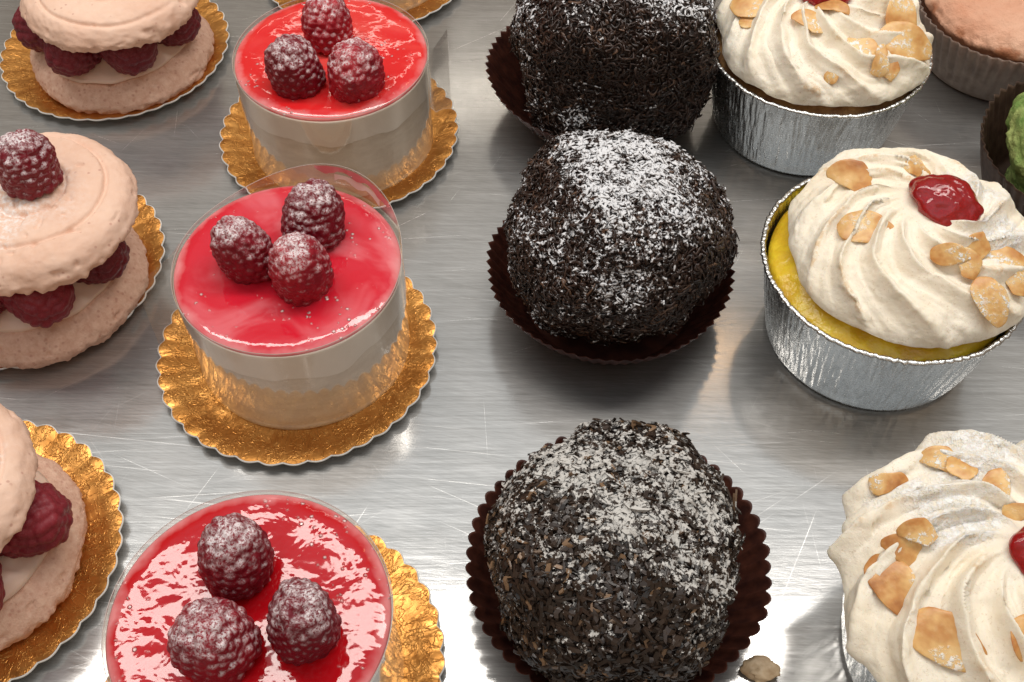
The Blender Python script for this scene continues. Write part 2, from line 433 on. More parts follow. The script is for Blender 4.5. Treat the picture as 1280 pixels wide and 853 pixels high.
# ------------------------------------------------------------------ raspberry
def ico(sub):
    bm = bmesh.new(); bmesh.ops.create_icosphere(bm, subdivisions=sub, radius=1)
    V = np.array([v.co[:] for v in bm.verts]); F = [[v.index for v in f.verts] for f in bm.faces]; bm.free()
    return V, F
ICO2, ICO2F = ico(2)
def raspberry_mesh(seed, mt, rad=1.02, hgt=2.0):
    """stands on its open end at z=0, round tip up"""
    g = np.random.default_rng(seed)
    prof = lambda s: rad * np.power(np.clip(np.sin(PI * (.10 + .90 * (1 - s)) * .5 + 0 * s), 0, 1), 1) * np.where(s < .2, .88 + .6 * s, 1)
    V = []; F = []; off = 0
    rows = 11
    for i in range(rows):
        s = (i + .35) / rows
        # superellipse profile
        z = hgt * (.06 + .92 * math.sin(s * PI / 2) ** .95)
        rr = rad * (math.cos(s * PI / 2) ** .62) * (1 - .14 * (1 - s) ** 3)
        rr = max(rr - .11, .02)
        cnt = max(1, int(round(2 * PI * rr / .275)))
        for j in range(cnt):
            a = 2 * PI * (j + .5 * (i % 2) + g.uniform(-.12, .12)) / cnt
            d = Vector((math.cos(a) * rr, math.sin(a) * rr, z + g.uniform(-.04, .04)))
            s_ = .185 * g.uniform(.86, 1.16)
            sc = np.array([s_ * g.uniform(.9, 1.08), s_ * g.uniform(.9, 1.08), s_ * g.uniform(.9, 1.1)])
            V.append(ICO2 * sc + np.array(d)); F += [[q + off for q in f] for f in ICO2F]; off += len(ICO2)
    # inner flesh
    core = ICO2 * np.array([rad - .09, rad - .09, hgt * .48]) + np.array([0, 0, hgt * .5]); V.append(core); F += [[q + off for q in f] for f in ICO2F]
    V = np.concatenate(V)
    V = V * np.array([g.uniform(.93, 1.05), g.uniform(.93, 1.05), 1.])
    V = V + .08 * np.stack([fbm(V, .8, 2, seed + 1), fbm(V, .8, 2, seed + 2), fbm(V, .8, 2, seed + 3)], -1)
    me = mesh('raspberry', V, F, mt)
    o = link('raspberry', me)
    rm = o.modifiers.new('r', 'REMESH'); rm.mode = 'VOXEL'; rm.voxel_size = .00034; rm.use_smooth_shade = True
    sm = o.modifiers.new('s', 'SMOOTH'); sm.factor = .5; sm.iterations = 2
    dg = bpy.context.evaluated_depsgraph_get(); dg.update()
    me2 = bpy.data.meshes.new_from_object(o.evaluated_get(dg))
    bpy.data.objects.remove(o)
    me2.polygons.foreach_set('use_smooth', [True] * len(me2.polygons))
    if not me2.materials: me2.materials.append(mt)
    return me2
RB_D = [raspberry_mesh(i, MAT['raspberry_dusted'], rad=.95 + .03 * i, hgt=1.84 - .05 * i) for i in range(3)] + [raspberry_mesh(20 + i, MAT['raspberry_dusted'], rad=.99 - .02 * i, hgt=1.74 + .05 * i) for i in range(4)]
RB_P = [raspberry_mesh(10 + i, MAT['raspberry_plain'], rad=1.0 + .04 * i, hgt=1.95) for i in range(2)]

# ------------------------------------------------------------------ jelly cake
def jelly_cake(x, y, label, seed, jelly, R=3.44, H=3.88, collar_back=.0, back_dir=PI / 2, tail=None, berries=(), base=.2, lip=.03):
    root = thing('jelly_cake', label, 'cake', x, y, base, group='round red jelly cakes in clear collars')
    nc = 128
    th = np.linspace(0, 2 * PI, nc, endpoint=False)
    # sponge
    prof = smooth_curve([(0, 0), (R - .25, 0), (R - .03, .06), (R - .01, .5), (R - .02, 1.5), (R - .01, H - 1.0)], 40)
    P = revolve(prof, nc)
    n = fbm(P, .9, 4, seed)
    P[..., :2] *= (1 - .006 + .006 * n[..., None])
    link('sponge_layer', surf('sponge', P, MAT['sponge']), root)
    # mousse on top of the sponge with a wavy lower edge
    z0 = H - 1.0 - .30 + .26 * fbm(np.stack([np.cos(th) * 2, np.sin(th) * 2, 0 * th], -1), 1.3, 3, seed + 9)
    rows = [np.stack([(R + .005) * np.cos(th), (R + .005) * np.sin(th), z0 + (H - .16 - z0) * t], -1) for t in np.linspace(0, 1, 12)]
    rows.append(np.stack([0 * th, 0 * th, 0 * th + H - .16], -1))
    link('mousse_layer', surf('mousse', np.array(rows), MAT['mousse']), root)
    # jelly
    prof = smooth_curve([(0, H), (1.2, H), (2.4, H), (R - .6, H + .02), (R - .38, H + .02), (R - .2, H - .01), (R - .08, H - .055), (R - .02, H - .10), (R - .012, H - .17)], 110)
    P = revolve(prof, 160)
    w = fbm(P, .55, 3, seed + 3); rr = np.hypot(P[..., 0], P[..., 1])
    P[..., 2] += .035 * w * (1 - sstep(R - .5, R - .1, rr))
    link('jelly_glaze', surf('jelly', P, MAT[jelly]), root)
    # acetate collar
    up = collar_back * np.maximum(0, np.cos(th - back_dir)) ** 2.2
    rows = [np.stack([(R + .035 + .05 * up * t) * np.cos(th), (R + .035 + .05 * up * t) * np.sin(th), .0 + (H + lip + up) * t], -1) for t in np.linspace(0, 1, 24)]
    co = link('clear_collar', surf('collar', np.array(rows), MAT['acetate']), root)
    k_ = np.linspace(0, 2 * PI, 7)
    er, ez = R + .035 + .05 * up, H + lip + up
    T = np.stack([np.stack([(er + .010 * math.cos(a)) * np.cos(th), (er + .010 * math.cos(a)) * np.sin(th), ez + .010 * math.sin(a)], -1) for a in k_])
    link('collar_edge_highlight', surf('collar_edge_highlight', T, MAT['edge']), co)  # thin pale tube on the edge stands in for the rim highlight
    if tail is not None:
        a0, L, flare = tail
        s = np.linspace(0, 1, 20)
        rad = R + .06 + flare * s ** 2
        ang = a0 + L / R * s
        t = np.linspace(0, 1, 12)
        Pp = np.stack([np.stack([rad * np.cos(ang), rad * np.sin(ang), .02 + (H + lip) * tt + 0 * s], -1) for tt in t])
        link('collar_tail', surf('tail', Pp, MAT['acetate'], wrap=False), root)
    if collar_back > .5:      # red smear left on the inside of the collar
        a = np.linspace(PI * .16, PI * .45, 40); t = np.linspace(0, 1, 8)
        topz = H + collar_back * np.maximum(0, np.cos(a - back_dir)) ** 2.2 + lip - .03
        wdt = (.30 + .25 * fbm(np.stack([a * 6, a * 0, a * 0], -1), 1, 3, 4)) * np.sin(np.linspace(0, PI, 40)) ** .5 + .02
        Pp = np.stack([np.stack([(R + .0 + .04 * t_) * np.cos(a), (R + .0 + .04 * t_) * np.sin(a), topz - np.abs(wdt) * (1 - t_)], -1) for t_ in t])
        link('jelly_smear', surf('smear', Pp, MAT['jelly_red'], wrap=False), co)
        Pp2 = Pp.copy(); Pp2[..., :2] *= .998; Pp2[..., 2] = Pp[..., 2] - .30 - .1 * np.abs(wdt)[None]
        c = (slice(None), slice(8, 32))
        link('mousse_smear', surf('smear2', Pp2[c], MAT['mousse'], wrap=False), co)
    for i, (px, py, tilt, tdir, v) in enumerate(berries):
        p = at(px, py, H + base + 1.0)
        o = link('raspberry', RB_D[(v + seed * 3) % 7], root, (p.x - x, p.y - y, H - .06))
        o.rotation_euler = (Matrix.Rotation(tdir, 4, 'Z') @ Matrix.Rotation(tilt, 4, 'Y') @ Matrix.Rotation(i * 2.1 + seed, 4, 'Z')).to_euler()
    return root

# ------------------------------------------------------------------ macaron sandwich
def shell_mesh(name, R, H, seed, mt, swirl=True, sugar=None):
    prof = smooth_curve([(0, H), (R * .4, H * .985), (R * .72, H * .93), (R * .90, H * .74), (R * .985, H * .45), (R, H * .28), (R * .965, H * .1), (R * .9, .02), (R * .7, 0), (0, 0)], 150)
    P = revolve(prof, 260)
    th = np.linspace(0, 2 * PI, 260, endpoint=False)[None]
    rr = np.hypot(P[..., 0], P[..., 1])
    nrm = normals(P); nrm *= np.sign((nrm * (P - np.array([0, 0, H * .4]))).sum(-1, keepdims=True) + 1e-9)
    topm = sstep(H * .4, H * .8, P[..., 2])
    d = .06 * fbm(P, .8, 3, seed) + .020 * fbm(P, 4, 4, seed + 1, .65)
    # uneven outline
    d += .10 * fbm(np.stack([np.cos(th) + 0 * rr, np.sin(th) + 0 * rr, 0 * rr], -1), 1.6, 3, seed + 2) * sstep(R * .3, R, rr)
    if swirl:
        ph = rr / 1.25 - th / (2 * PI)
        g = np.abs(((ph % 1) - .5) * 2)          # spiral piping line
        d -= topm * .11 * sstep(.80, 1, g) * sstep(.3, .9, rr) * (1 - sstep(R * .82, R * .95, rr))
        d += topm * .04 * (1 - g)
    # rough foot low on the side
    ft = (1 - sstep(H * .18, H * .5, P[..., 2])) * sstep(R * .8, R * .95, rr)
    d += ft * (.075 * fbm(P, 4.5, 3, seed + 7))
    pits = vnoise(P * 3.3, seed + 11)
    d -= .09 * sstep(.55, .85, pits)
    P = P + nrm * d[..., None]
    nr, nc = P.shape[:2]
    me = bpy.data.meshes.new(name)
    V = P.reshape(-1, 3)
    me.from_pydata((V * CM).tolist(), [], grid_faces(nr, nc))
    at_ = me.attributes.new('sugar', 'FLOAT', 'POINT')
    sg = np.zeros(len(V))
    if sugar: sg = 1 - sstep(sugar[2] * .3, sugar[2], np.hypot(V[:, 0] - sugar[0], V[:, 1] - sugar[1]) + .7 * fbm(V, .8, 3, seed))
    at_.data.foreach_set('value', sg.astype(np.float32))
    bm = bmesh.new(); bm.from_mesh(me); bmesh.ops.remove_doubles(bm, verts=bm.verts, dist=2e-6); bmesh.ops.recalc_face_normals(bm, faces=bm.faces); bm.to_mesh(me); bm.free()
    me.materials.append(mt); me.polygons.foreach_set('use_smooth', [True] * len(me.polygons))
    return me

def macaron(x, y, label, seed, Rb, Rt, toff, ztop, tiltx=0, tilty=0, topberry=None, fill=(), sugar=None):
    root = thing('macaron_sandwich', label, 'macaron', x, y, .2, group='pink macaron and raspberry sandwiches')
    link('bottom_shell', shell_mesh('bottom_shell', Rb, 1.4, seed, MAT['foot'], swirl=False), root)
    prof = smooth_curve([(0, 2.0), (Rb * .5, 1.9), (Rb * .68, 1.62), (Rb * .78, 1.4), (Rb * .76, 1.2), (0, 1.15)], 50)
    P = revolve(prof, 120); P[..., 2] += .14 * fbm(P, .9, 3, seed + 4) * sstep(1.2, 1.6, P[..., 2]); P[..., :2] *= (1 + .04 * fbm(P, .7, 2, seed + 6))[..., None]
    link('cream_filling', surf('cream', P, MAT['cream']), root)
    for i, (a, r, s, z) in enumerate(fill):
        o = link('raspberry', RB_P[i % 2], root, (r * math.cos(a), r * math.sin(a), z))
        o.rotation_euler = (Matrix.Rotation(a, 4, 'Z') @ Matrix.Rotation(PI / 2 + .1 * math.sin(i * 5), 4, 'Y') @ Matrix.Rotation(i, 4, 'Z')).to_euler()
        o.scale = (s, s, s * .95)
    zt = ztop
    tp = link('top_shell', shell_mesh('top_shell', Rt, 1.22, seed + 20, MAT['macaron'], sugar=sugar), root, (toff[0], toff[1], zt))
    tp.rotation_euler = (tiltx, tilty, seed * 1.1)
    if sugar: tp.rotation_euler.z = 0
    if topberry:
        p = at(topberry[0], topberry[1], zt + 2.3)
        o = link('raspberry', RB_D[1], root, (p.x - x, p.y - y, zt + 1.22)); o.scale = (.98, .98, .95)
        o.rotation_euler = (Matrix.Rotation(topberry[2], 4, 'Z') @ Matrix.Rotation(.18, 4, 'Y') @ Matrix.Rotation(1, 4, 'Z')).to_euler()
    return root

# ------------------------------------------------------------------ paper case
def paper_case(x, y, label, seed, mt, R, h, rb=2.75, n=64, lean=(0, 0), scal=False, name='paper_case', amp=.07, group='brown paper cases'):
    """lean=(direction, amount): the rim is higher and wider on that side"""
    nc = n * 6
    th = np.linspace(0, 2 * PI, nc, endpoint=False)
    prof = smooth_curve([(rb - .3, .03), (rb, .06), (rb + .12, .25), (rb + (R - rb) * .55, h * .5), (R, h)], 26)
    r0 = np.linspace(0, rb - .35, 5)
    rows = [np.stack([r * np.cos(th), r * np.sin(th), 0 * th + .03], -1) for r in r0]
    ln = np.cos(th - lean[0])
    wob = fbm(np.stack([np.cos(th), np.sin(th), 0 * th], -1), 1.7, 3, seed)
    ph = n * th
    tri = 2 * np.abs(((ph / (2 * PI)) % 1) * 2 - 1) - 1
    if scal: tri = 2 * np.abs(np.sin(ph / 2)) ** .8 - 1
    for i, (r, z) in enumerate(prof):
        t = max(0, (z - .05) / h)
        rr = r + t * (amp * tri * 1.0 + .10 * wob + lean[1] * .9 * np.maximum(ln, -.4))
        zz = z + t * (lean[1] * ln * 1.2 + .12 * wob) + (t ** 6) * .05 * tri
        zz = np.maximum(zz, .02)
        rows.append(np.stack([rr * np.cos(th), rr * np.sin(th), zz], -1))
    o = link(name, surf(name, np.array(rows), MAT[mt]), None, (x, y, .03))
    tag(o, label, 'paper case', group)
    so = o.modifiers.new('thick', 'SOLIDIFY'); so.thickness = .00012
    return o

# ------------------------------------------------------------------ chocolate ball
def choc_ball(x, y, z, label, seed, rx, ry, rz_, power=2.2, dvar=1., nfl=9000, mt='chocolate_flakes', flen=(.22, .42), fw=.05, dust=(.5, 0, 0), lump=.16, group='chocolate balls rolled in flakes', rot=0):
    root = thing('chocolate_ball', label, 'cake ball', x, y, .1, group=group)
    g = np.random.default_rng(seed)
    def body(D):
        q = (np.abs(D[..., 0] / rx) ** power + np.abs(D[..., 1] / ry) ** power + np.abs(D[..., 2] / rz_) ** power) ** (-1 / power)
        q = q * (1 + lump * .30 * fbm(D * 3, .55, 3, seed) + .020 * fbm(D * 3, 2.1, 2, seed + 8))
        P = D * q[..., None]
        # settle on its base
        P[..., 2] = np.where(P[..., 2] < -rz_ * .8, -rz_ * .8 + (P[..., 2] + rz_ * .8) * .2, P[..., 2])
        return P
    u = np.linspace(0, PI, 70); v = np.linspace(0, 2 * PI, 120, endpoint=False)
    U, Vv = np.meshgrid(u, v, indexing='ij')
    D = np.stack([np.sin(U) * np.cos(Vv), np.sin(U) * np.sin(Vv), np.cos(U)], -1)
    P = body(D) + np.array([0, 0, z])
    link('chocolate_core', surf('core', P, MAT['core']), root)
    # flakes
    i = np.arange(nfl); ph = np.arccos(1 - 2 * (i + .5) / nfl); tt = PI * (1 + 5 ** .5) * i
    D = np.stack([np.sin(ph) * np.cos(tt), np.sin(ph) * np.sin(tt), np.cos(ph)], -1) + g.normal(0, .012, (nfl, 3))
    D /= np.linalg.norm(D, axis=-1, keepdims=True)
    D = D[D[:, 2] > -.75]; m = len(D)
    C = body(D)
    e = 1e-3
    T1 = np.cross(D, [0.1, .2, 1.]); T1 /= np.linalg.norm(T1, axis=-1, keepdims=True); T2 = np.cross(D, T1)
    a_ = body((D + e * T1) / np.linalg.norm(D + e * T1, axis=-1, keepdims=True)) - C
    b_ = body((D + e * T2) / np.linalg.norm(D + e * T2, axis=-1, keepdims=True)) - C
    N = np.cross(a_, b_); N /= np.linalg.norm(N, axis=-1, keepdims=True); N *= np.sign((N * D).sum(-1, keepdims=True))
    ang = g.uniform(0, 2 * PI, m)
    A = T1 * np.cos(ang)[:, None] + T2 * np.sin(ang)[:, None]
    A = A + N * g.normal(0, .45, m)[:, None]; A /= np.linalg.norm(A, axis=-1, keepdims=True)
    B = np.cross(N, A); B /= np.linalg.norm(B, axis=-1, keepdims=True); Nn = np.cross(A, B)
    L = g.uniform(*flen, m); W = fw * g.uniform(.7, 1.35, m); curl = g.normal(0, .75, m); wave = g.normal(0, .16, m); lift = g.uniform(.0, .15, m) ** 1.2
    C = C + N * lift[:, None] + np.array([0, 0, z])
    segs = 5; V = np.zeros((m, segs, 4, 3))
    for s in range(segs):
        t = s / (segs - 1) - .5
        cen = C + A * (L * t)[:, None] + B * (curl * L * (t * t * 2.2) + wave * L * math.sin(t * 2 * PI))[:, None] + Nn * (-(L * t * t) * .35)[:, None]
        w = W * (1 - .35 * abs(t) * 2)
        for q, (cb, cn) in enumerate(((-1, -.6), (1, -.6), (1, .6), (-1, .6))):
            V[:, s, q] = cen + B * (w * cb)[:, None] + Nn * (w * cn)[:, None]
    base = np.arange(m)[:, None, None] * segs * 4
    quads = []
    for s in range(segs - 1):
        for q in range(4):
            quads.append([s * 4 + q, s * 4 + (q + 1) % 4, (s + 1) * 4 + (q + 1) % 4, (s + 1) * 4 + q])
    quads += [[3, 2, 1, 0], [(segs - 1) * 4 + q for q in range(4)]]
    F = (base + np.array(quads)[None]).reshape(-1, 4)
    me = mesh('flakes', V.reshape(-1, 3), F.tolist(), MAT[mt], smooth=(mt != 'coarse_crumbs'))
    dn = fbm(C, .42, 3, seed + 3) * .42 + fbm(C, 1.3, 2, seed + 5) * .30
    dist = np.hypot(C[:, 0] - dust[1], C[:, 1] - dust[2]) / rx
    dv = dust[0] + dvar * (dn + .30 * (N[:, 2] - .5) - .35 * np.clip(dist - .45, 0, 1)) + g.normal(0, .05, m)
    for nm, val in (('tint', g.uniform(0, 1, m)), ('dust', dv)):
        a = me.attributes.new(nm, 'FLOAT', 'POINT'); a.data.foreach_set('value', np.repeat(val, segs * 4).astype(np.float32))
    link('flake_coating', me, root)
    root.rotation_euler.z = rot
    return root

# ------------------------------------------------------------------ foil cup and meringue tart
def foil_cup(x, y, label, seed, R=4.03, h=3.58, rb=3.3):
    root = thing('foil_cup', label, 'foil cup', x, y, .02, rz=seed, group='crinkled aluminium foil cups')
    nc = 720; th = np.linspace(0, 2 * PI, nc, endpoint=False)
    prof = np.vstack([np.stack([np.linspace(0, rb - .2, 8), np.full(8, .02)], 1), smooth_curve([(rb - .12, .02), (rb, .12), (rb + .05, .25), (rb + (R - rb) * .5, h * .5), (R - .06, h)], 40)])
    P = revolve(prof, nc)
    t = sstep(.1, .6, P[..., 2])
    Q = np.stack([np.cos(th) * 20 + 0 * P[..., 0], np.sin(th) * 20 + 0 * P[..., 0], P[..., 2] * .5 + 0 * P[..., 0]], -1)
    wr = fbm(Q, 1.6, 3, seed, .6)
    d = t * (.024 * wr)
    big = .05 * fbm(np.stack([np.cos(th), np.sin(th), 0 * th], -1), 1.2, 2, seed + 8)
    P[..., 0] += (d + big * t) * np.cos(th); P[..., 1] += (d + big * t) * np.sin(th)
    o = link('cup_wall', surf('cup_wall', P, MAT['foil']), root)
    so = o.modifiers.new('thick', 'SOLIDIFY'); so.thickness = .0002; so.offset = 1
    # rolled rim
    k = np.linspace(0, 2 * PI, 12, endpoint=False)
    edge_r = np.hypot(P[-1, :, 0], P[-1, :, 1]) + .05; ez = P[-1, :, 2] + .03 * fbm(np.stack([np.cos(th), np.sin(th), 0 * th], -1), 2.2, 2, seed + 12)
    rr = .085 + .004 * np.sin(110 * th) + .014 * fbm(Q[0], 3, 2, seed + 2)
    T = np.stack([np.stack([(edge_r + rr * math.cos(a)) * np.cos(th), (edge_r + rr * math.cos(a)) * np.sin(th), ez + rr * .8 * math.sin(a)], -1) for a in np.r_[k, 0]])
    link('rolled_rim', surf('rolled_rim', T, MAT['foil']), root)
    return root

def almond_mesh(seed, a=.85, b=.52):
    g = np.random.default_rng(seed)
    n = 40; th = np.linspace(0, 2 * PI, n, endpoint=False)
    out = 1 + .07 * fbm(np.stack([np.cos(th), np.sin(th), 0 * th], -1), 1.8, 3, seed)
    X = a * np.cos(th) * out; Y = b * np.sin(th) * out * (1 - .28 * np.cos(th))
    for q in range(2):                                  # broken edges
        ca = g.uniform(0, 2 * PI); lim = g.uniform(.45, 1.1) * math.hypot(a * math.cos(ca), b * math.sin(ca))
        dd = X * math.cos(ca) + Y * math.sin(ca); ex = np.maximum(dd - lim - .02 * np.sin(9 * (Y + X)), 0)
        X = X - ex * math.cos(ca) * .9; Y = Y - ex * math.sin(ca) * .9
    rows = []
    cur = g.uniform(.15, .38)
    for s, z in ((0, .022), (.3, .022), (.6, .022), (.85, .02), (.97, .014), (1., .005), (1.0, -.008), (.9, -.02), (0, -.02)):
        x = X * s; y = Y * s
        rows.append(np.stack([x, y, z - cur * (x * x / a) + cur * .4 * a + .03 * fbm(np.stack([x, y, 0 * x], -1), 1.5, 2, seed)], -1))
    return surf('almond_flake', np.array(rows), MAT['almond'])
ALM = [almond_mesh(i, a, b) for i, (a, b) in enumerate([(.80, .50), (.95, .58), (.66, .46), (.85, .42), (.6, .5)])]

def meringue_tart(x, y, label, seed, R, off, z0, hd, N=11, twist=2.3, hand=-1, almonds=(), cherry=None, lobe=.30, custard_z=3.35, custard='custard', sugar=None, ruffle=.12, phase=0, asc=.95):
    root = thing('meringue_tart', label, 'tart', x, y, .05, group='almond meringue tarts in foil cups')
    # filling
    prof = smooth_curve([(0, custard_z + .35), (2.6, custard_z + .25), (3.4, custard_z), (3.78, custard_z - .25), (3.55, custard_z - .8), (3.2, custard_z - 1.6), (2.9, .3), (0, .2)], 60)
    P = revolve(prof, 120); P[..., 2] += .12 * fbm(P, 1.1, 4, seed + 30) * sstep(custard_z - .6, custard_z, P[..., 2])
    link('custard_filling', surf('custard', P, MAT[custard]), root)
    nc = 420; nr = 170
    s = np.linspace(0, 1, nr)[:, None]; th = np.linspace(0, 2 * PI, nc, endpoint=False)[None]
    # profile: dome top for s<.78, then tuck under
    st = np.clip(s / .78, 0, 1); su = np.clip((s - .78) / .22, 0, 1)
    wob = .06 * fbm(np.stack([np.cos(th), np.sin(th), 0 * th], -1), 1.3, 3, seed)
    rn = np.sin(st * PI / 2 * .985)                     # 0..1
    zc = np.cos(st * PI / 2) ** 1.1
    phs = N * (th + phase + hand * twist * rn ** .9)
    pq = np.stack([rn * np.cos(th) + 0 * phs, rn * np.sin(th) + 0 * phs, 0 * phs], -1)
    phs = phs + 1.5 * fbm(pq, 1.6, 2, seed + 40) + .5 * fbm(pq, 5, 2, seed + 41)
    sn = np.sin(phs / 2 + .30 * np.sin(phs + .6))
    lob = 1.08 - np.sqrt(sn ** 2 + .012)                          # crisp leaning crests from the star nozzle
    lob = lob ** .8 + .09 * np.abs(np.sin(phs * 1.5 + .8)) + .07 * fbm(np.stack([phs * 1.2, rn * 6 + 0 * phs, 0 * phs], -1), 1, 2, seed + 9)
    amp = lobe * sstep(.12, .45, rn) * (1 - .25 * sstep(.9, 1, rn))
    # secondary spiral rope
    rope = np.abs(np.sin((rn * 2.1 - hand * th / (2 * PI)) * PI))
    r = R * rn * (1 + wob) + ruffle * (lob - .6) * sstep(.5, 1, rn) * R / 4
    r = r * (1 - .22 * su ** 1.5)
    z = z0 + hd * zc - .28 * su + amp * (lob - .5) * (.55 + .45 * zc) * 1.5 + .16 * (rope - .5) * (1 - sstep(.55, .8, rn)) * sstep(.05, .25, rn)
    r = r + 0 * th; z = z + 0 * th
    P = np.stack([r * np.cos(th) + 0 * z, r * np.sin(th) + 0 * z, z], -1)
    nrm = normals(P); nrm *= np.sign((nrm * (P - np.array([0, 0, z0]))).sum(-1, keepdims=True) + 1e-9)
    P += nrm * (.07 * fbm(P, .9, 3, seed + 1) + .010 * fbm(P, 6, 3, seed + 2) + .05 * lob * np.maximum(fbm(P, 3, 3, seed + 12), 0) * sstep(.5, .9, rn))[..., None]
    V = P.reshape(-1, 3)
    V = V + np.array([off[0], off[1], 0])
    me = bpy.data.meshes.new('meringue')
    me.from_pydata((V * CM).tolist(), [], grid_faces(nr, nc))
    toast = (sstep(.6, .9, lob) * sstep(.35, .6, fbm(P, .8, 3, seed + 5))).reshape(-1) * .6
    a = me.attributes.new('toast', 'FLOAT', 'POINT'); a.data.foreach_set('value', toast.astype(np.float32))
    sg = np.zeros(len(V))
    for (sx, sy, sr) in (sugar or ()):
        sg = np.maximum(sg, 1 - sstep(sr * .4, sr, np.hypot(V[:, 0] - sx, V[:, 1] - sy) + .5 * fbm(V, .9, 3, seed)))
    a = me.attributes.new('sugar', 'FLOAT', 'POINT'); a.data.foreach_set('value', sg.astype(np.float32))
    bm = bmesh.new(); bm.from_mesh(me); bmesh.ops.remove_doubles(bm, verts=bm.verts, dist=2e-6); bmesh.ops.recalc_face_normals(bm, faces=bm.faces)
    bvh = BVHTree.FromBMesh(bm)
    bm.to_mesh(me); bm.free()
    me.materials.append(MAT['meringue']); me.polygons.foreach_set('use_smooth', [True] * len(me.polygons))
    link('meringue_swirl', me, root)
    cam = Vector((0, 0, CAMH))
    def hit(px, py):
        q = at(px, py, 5)
        o = (cam - Vector((x, y, .05))) * CM; d = (q - cam).normalized()
        h = bvh.ray_cast(o, d)
        if h[0] is None:
            return None
        return h[0] / CM, h[1]
    for i, (px, py, ang, v, sc, lift) in enumerate(almonds):
        sc *= asc; h = hit(px, py)
        if h is None: continue
        p, nn = h
        up = (nn * .55 + Vector((0, -.25, .7))).normalized()
        q = up.to_track_quat('Z', 'Y').to_matrix().to_4x4()
        o = link('almond_flake', ALM[v % 5], root, p + up * (.02 + lift))
        o.rotation_euler = (q @ Matrix.Rotation(ang, 4, 'Z')).to_euler(); o.scale = (sc,) * 3
    if cherry:
        h = hit(cherry[0], cherry[1])
        if h:
            p = h[0]
            Vc, Fc = ico(4)
            Pc = Vc * np.array([1.02, .78, .42]); Pc *= (1 + .2 * fbm(Vc, 1.3, 3, seed + 77))[:, None]
            link('cherry_jelly', mesh('cherry_jelly', Pc, Fc, MAT['cherry']), root, (p.x, p.y, p.z + .05), (0.15, .1, -.5))
    return root

# ------------------------------------------------------------------ muffins at the right edge
def bun(name, x, y, label, cat, seed, R, H, z0, mt, rough=.06, crack=True):
    prof = smooth_curve([(0, H), (R * .5, H * .93), (R * .85, H * .68), (R * 1.0, H * .34), (R * .99, H * .16), (R * .93, .0), (R * .8, -1.0), (R * .7, -z0 + .1), (0, -z0 + .08)], 110)
    P = revolve(prof, 220); nrm = normals(P); nrm *= np.sign((nrm * (P - np.array([0, 0, 0]))).sum(-1, keepdims=True) + 1e-9)
    d = rough * fbm(P, 1.2, 5, seed, .6)
    ed = np.exp(-((P[..., 2] - H * .3) / (H * .22)) ** 2)
    if crack: d += ed * (.10 * fbm(P, 2.2, 4, seed + 1, .7))
    P = P + nrm * d[..., None]; V = P.reshape(-1, 3)
    me = bpy.data.meshes.new(name); me.from_pydata((V * CM).tolist(), [], grid_faces(*P.shape[:2]))
    a = me.attributes.new('toast', 'FLOAT', 'POINT'); a.data.foreach_set('value', (ed * sstep(-.2, .4, fbm(P, 2, 3, seed + 4))).reshape(-1).astype(np.float32))
    bm = bmesh.new(); bm.from_mesh(me); bmesh.ops.remove_doubles(bm, verts=bm.verts, dist=2e-6); bmesh.ops.recalc_face_normals(bm, faces=bm.faces); bm.to_mesh(me); bm.free()
    me.materials.append(MAT[mt]); me.polygons.foreach_set('use_smooth', [True] * len(me.polygons))
    o = link(name, me, None, (x, y, z0)); tag(o, label, cat)
    return o

# ================================================================== layout
# gold boards
gold_board(-6.4, 43.7, 'gold scalloped cake board cut by the top edge of the photo', 1)
gold_board(-6.6, 33.1, 'gold scalloped cake board under the orange-red jelly cake at top', 2)
gold_board(-7.0, 22.65, 'gold scalloped cake board under the pink swirled jelly cake in the middle', 3)
gold_board(-6.35, 11.9, 'gold scalloped cake board under the foremost jelly cake at bottom', 4)
gold_board(-16.25, 38.2, 'gold scalloped cake board under the macaron sandwich in the top left corner', 5, R=4.55)
gold_board(-16.7, 26.3, 'gold scalloped cake board under the macaron sandwich topped by a raspberry', 6, R=4.55)
gold_board(-15.85, 15.2, 'gold scalloped cake board under the macaron sandwich in the bottom left corner', 7, R=4.55)

# jelly cakes
jelly_cake(-6.3, 43.6, 'jelly cake cut off by the top edge, only its base on gold showing', 41, 'jelly_warm')
jelly_cake(-6.45, 32.95, 'orange-red jelly cake with three raspberries touching the top edge', 42, 'jelly_warm', tail=(-.15, 1.6, .8),
           berries=[(407, 27, .25, 1.6, 0), (371, 74, .2, 3.4, 1), (439, 78, .15, 5.5, 2)])
jelly_cake(-6.8, 22.98, 'pink swirled jelly cake in the middle whose clear collar stands up behind', 43, 'jelly_pink', collar_back=.95, back_dir=PI * .31, tail=(PI * .93, 1.5, 1.0),
           berries=[(308, 303, .2, 3.4, 1), (388, 268, .25, 1.4, 0), (373, 325, .15, 4.9, 2)])
jelly_cake(-6.36, 11.6, 'deep red glossy jelly cake nearest the camera with three raspberries', 44, 'jelly_red',
           berries=[(291, 695, .15, 1.7, 1), (271, 792, .2, 3.6, 2), (371, 768, .15, 5.9, 0)])

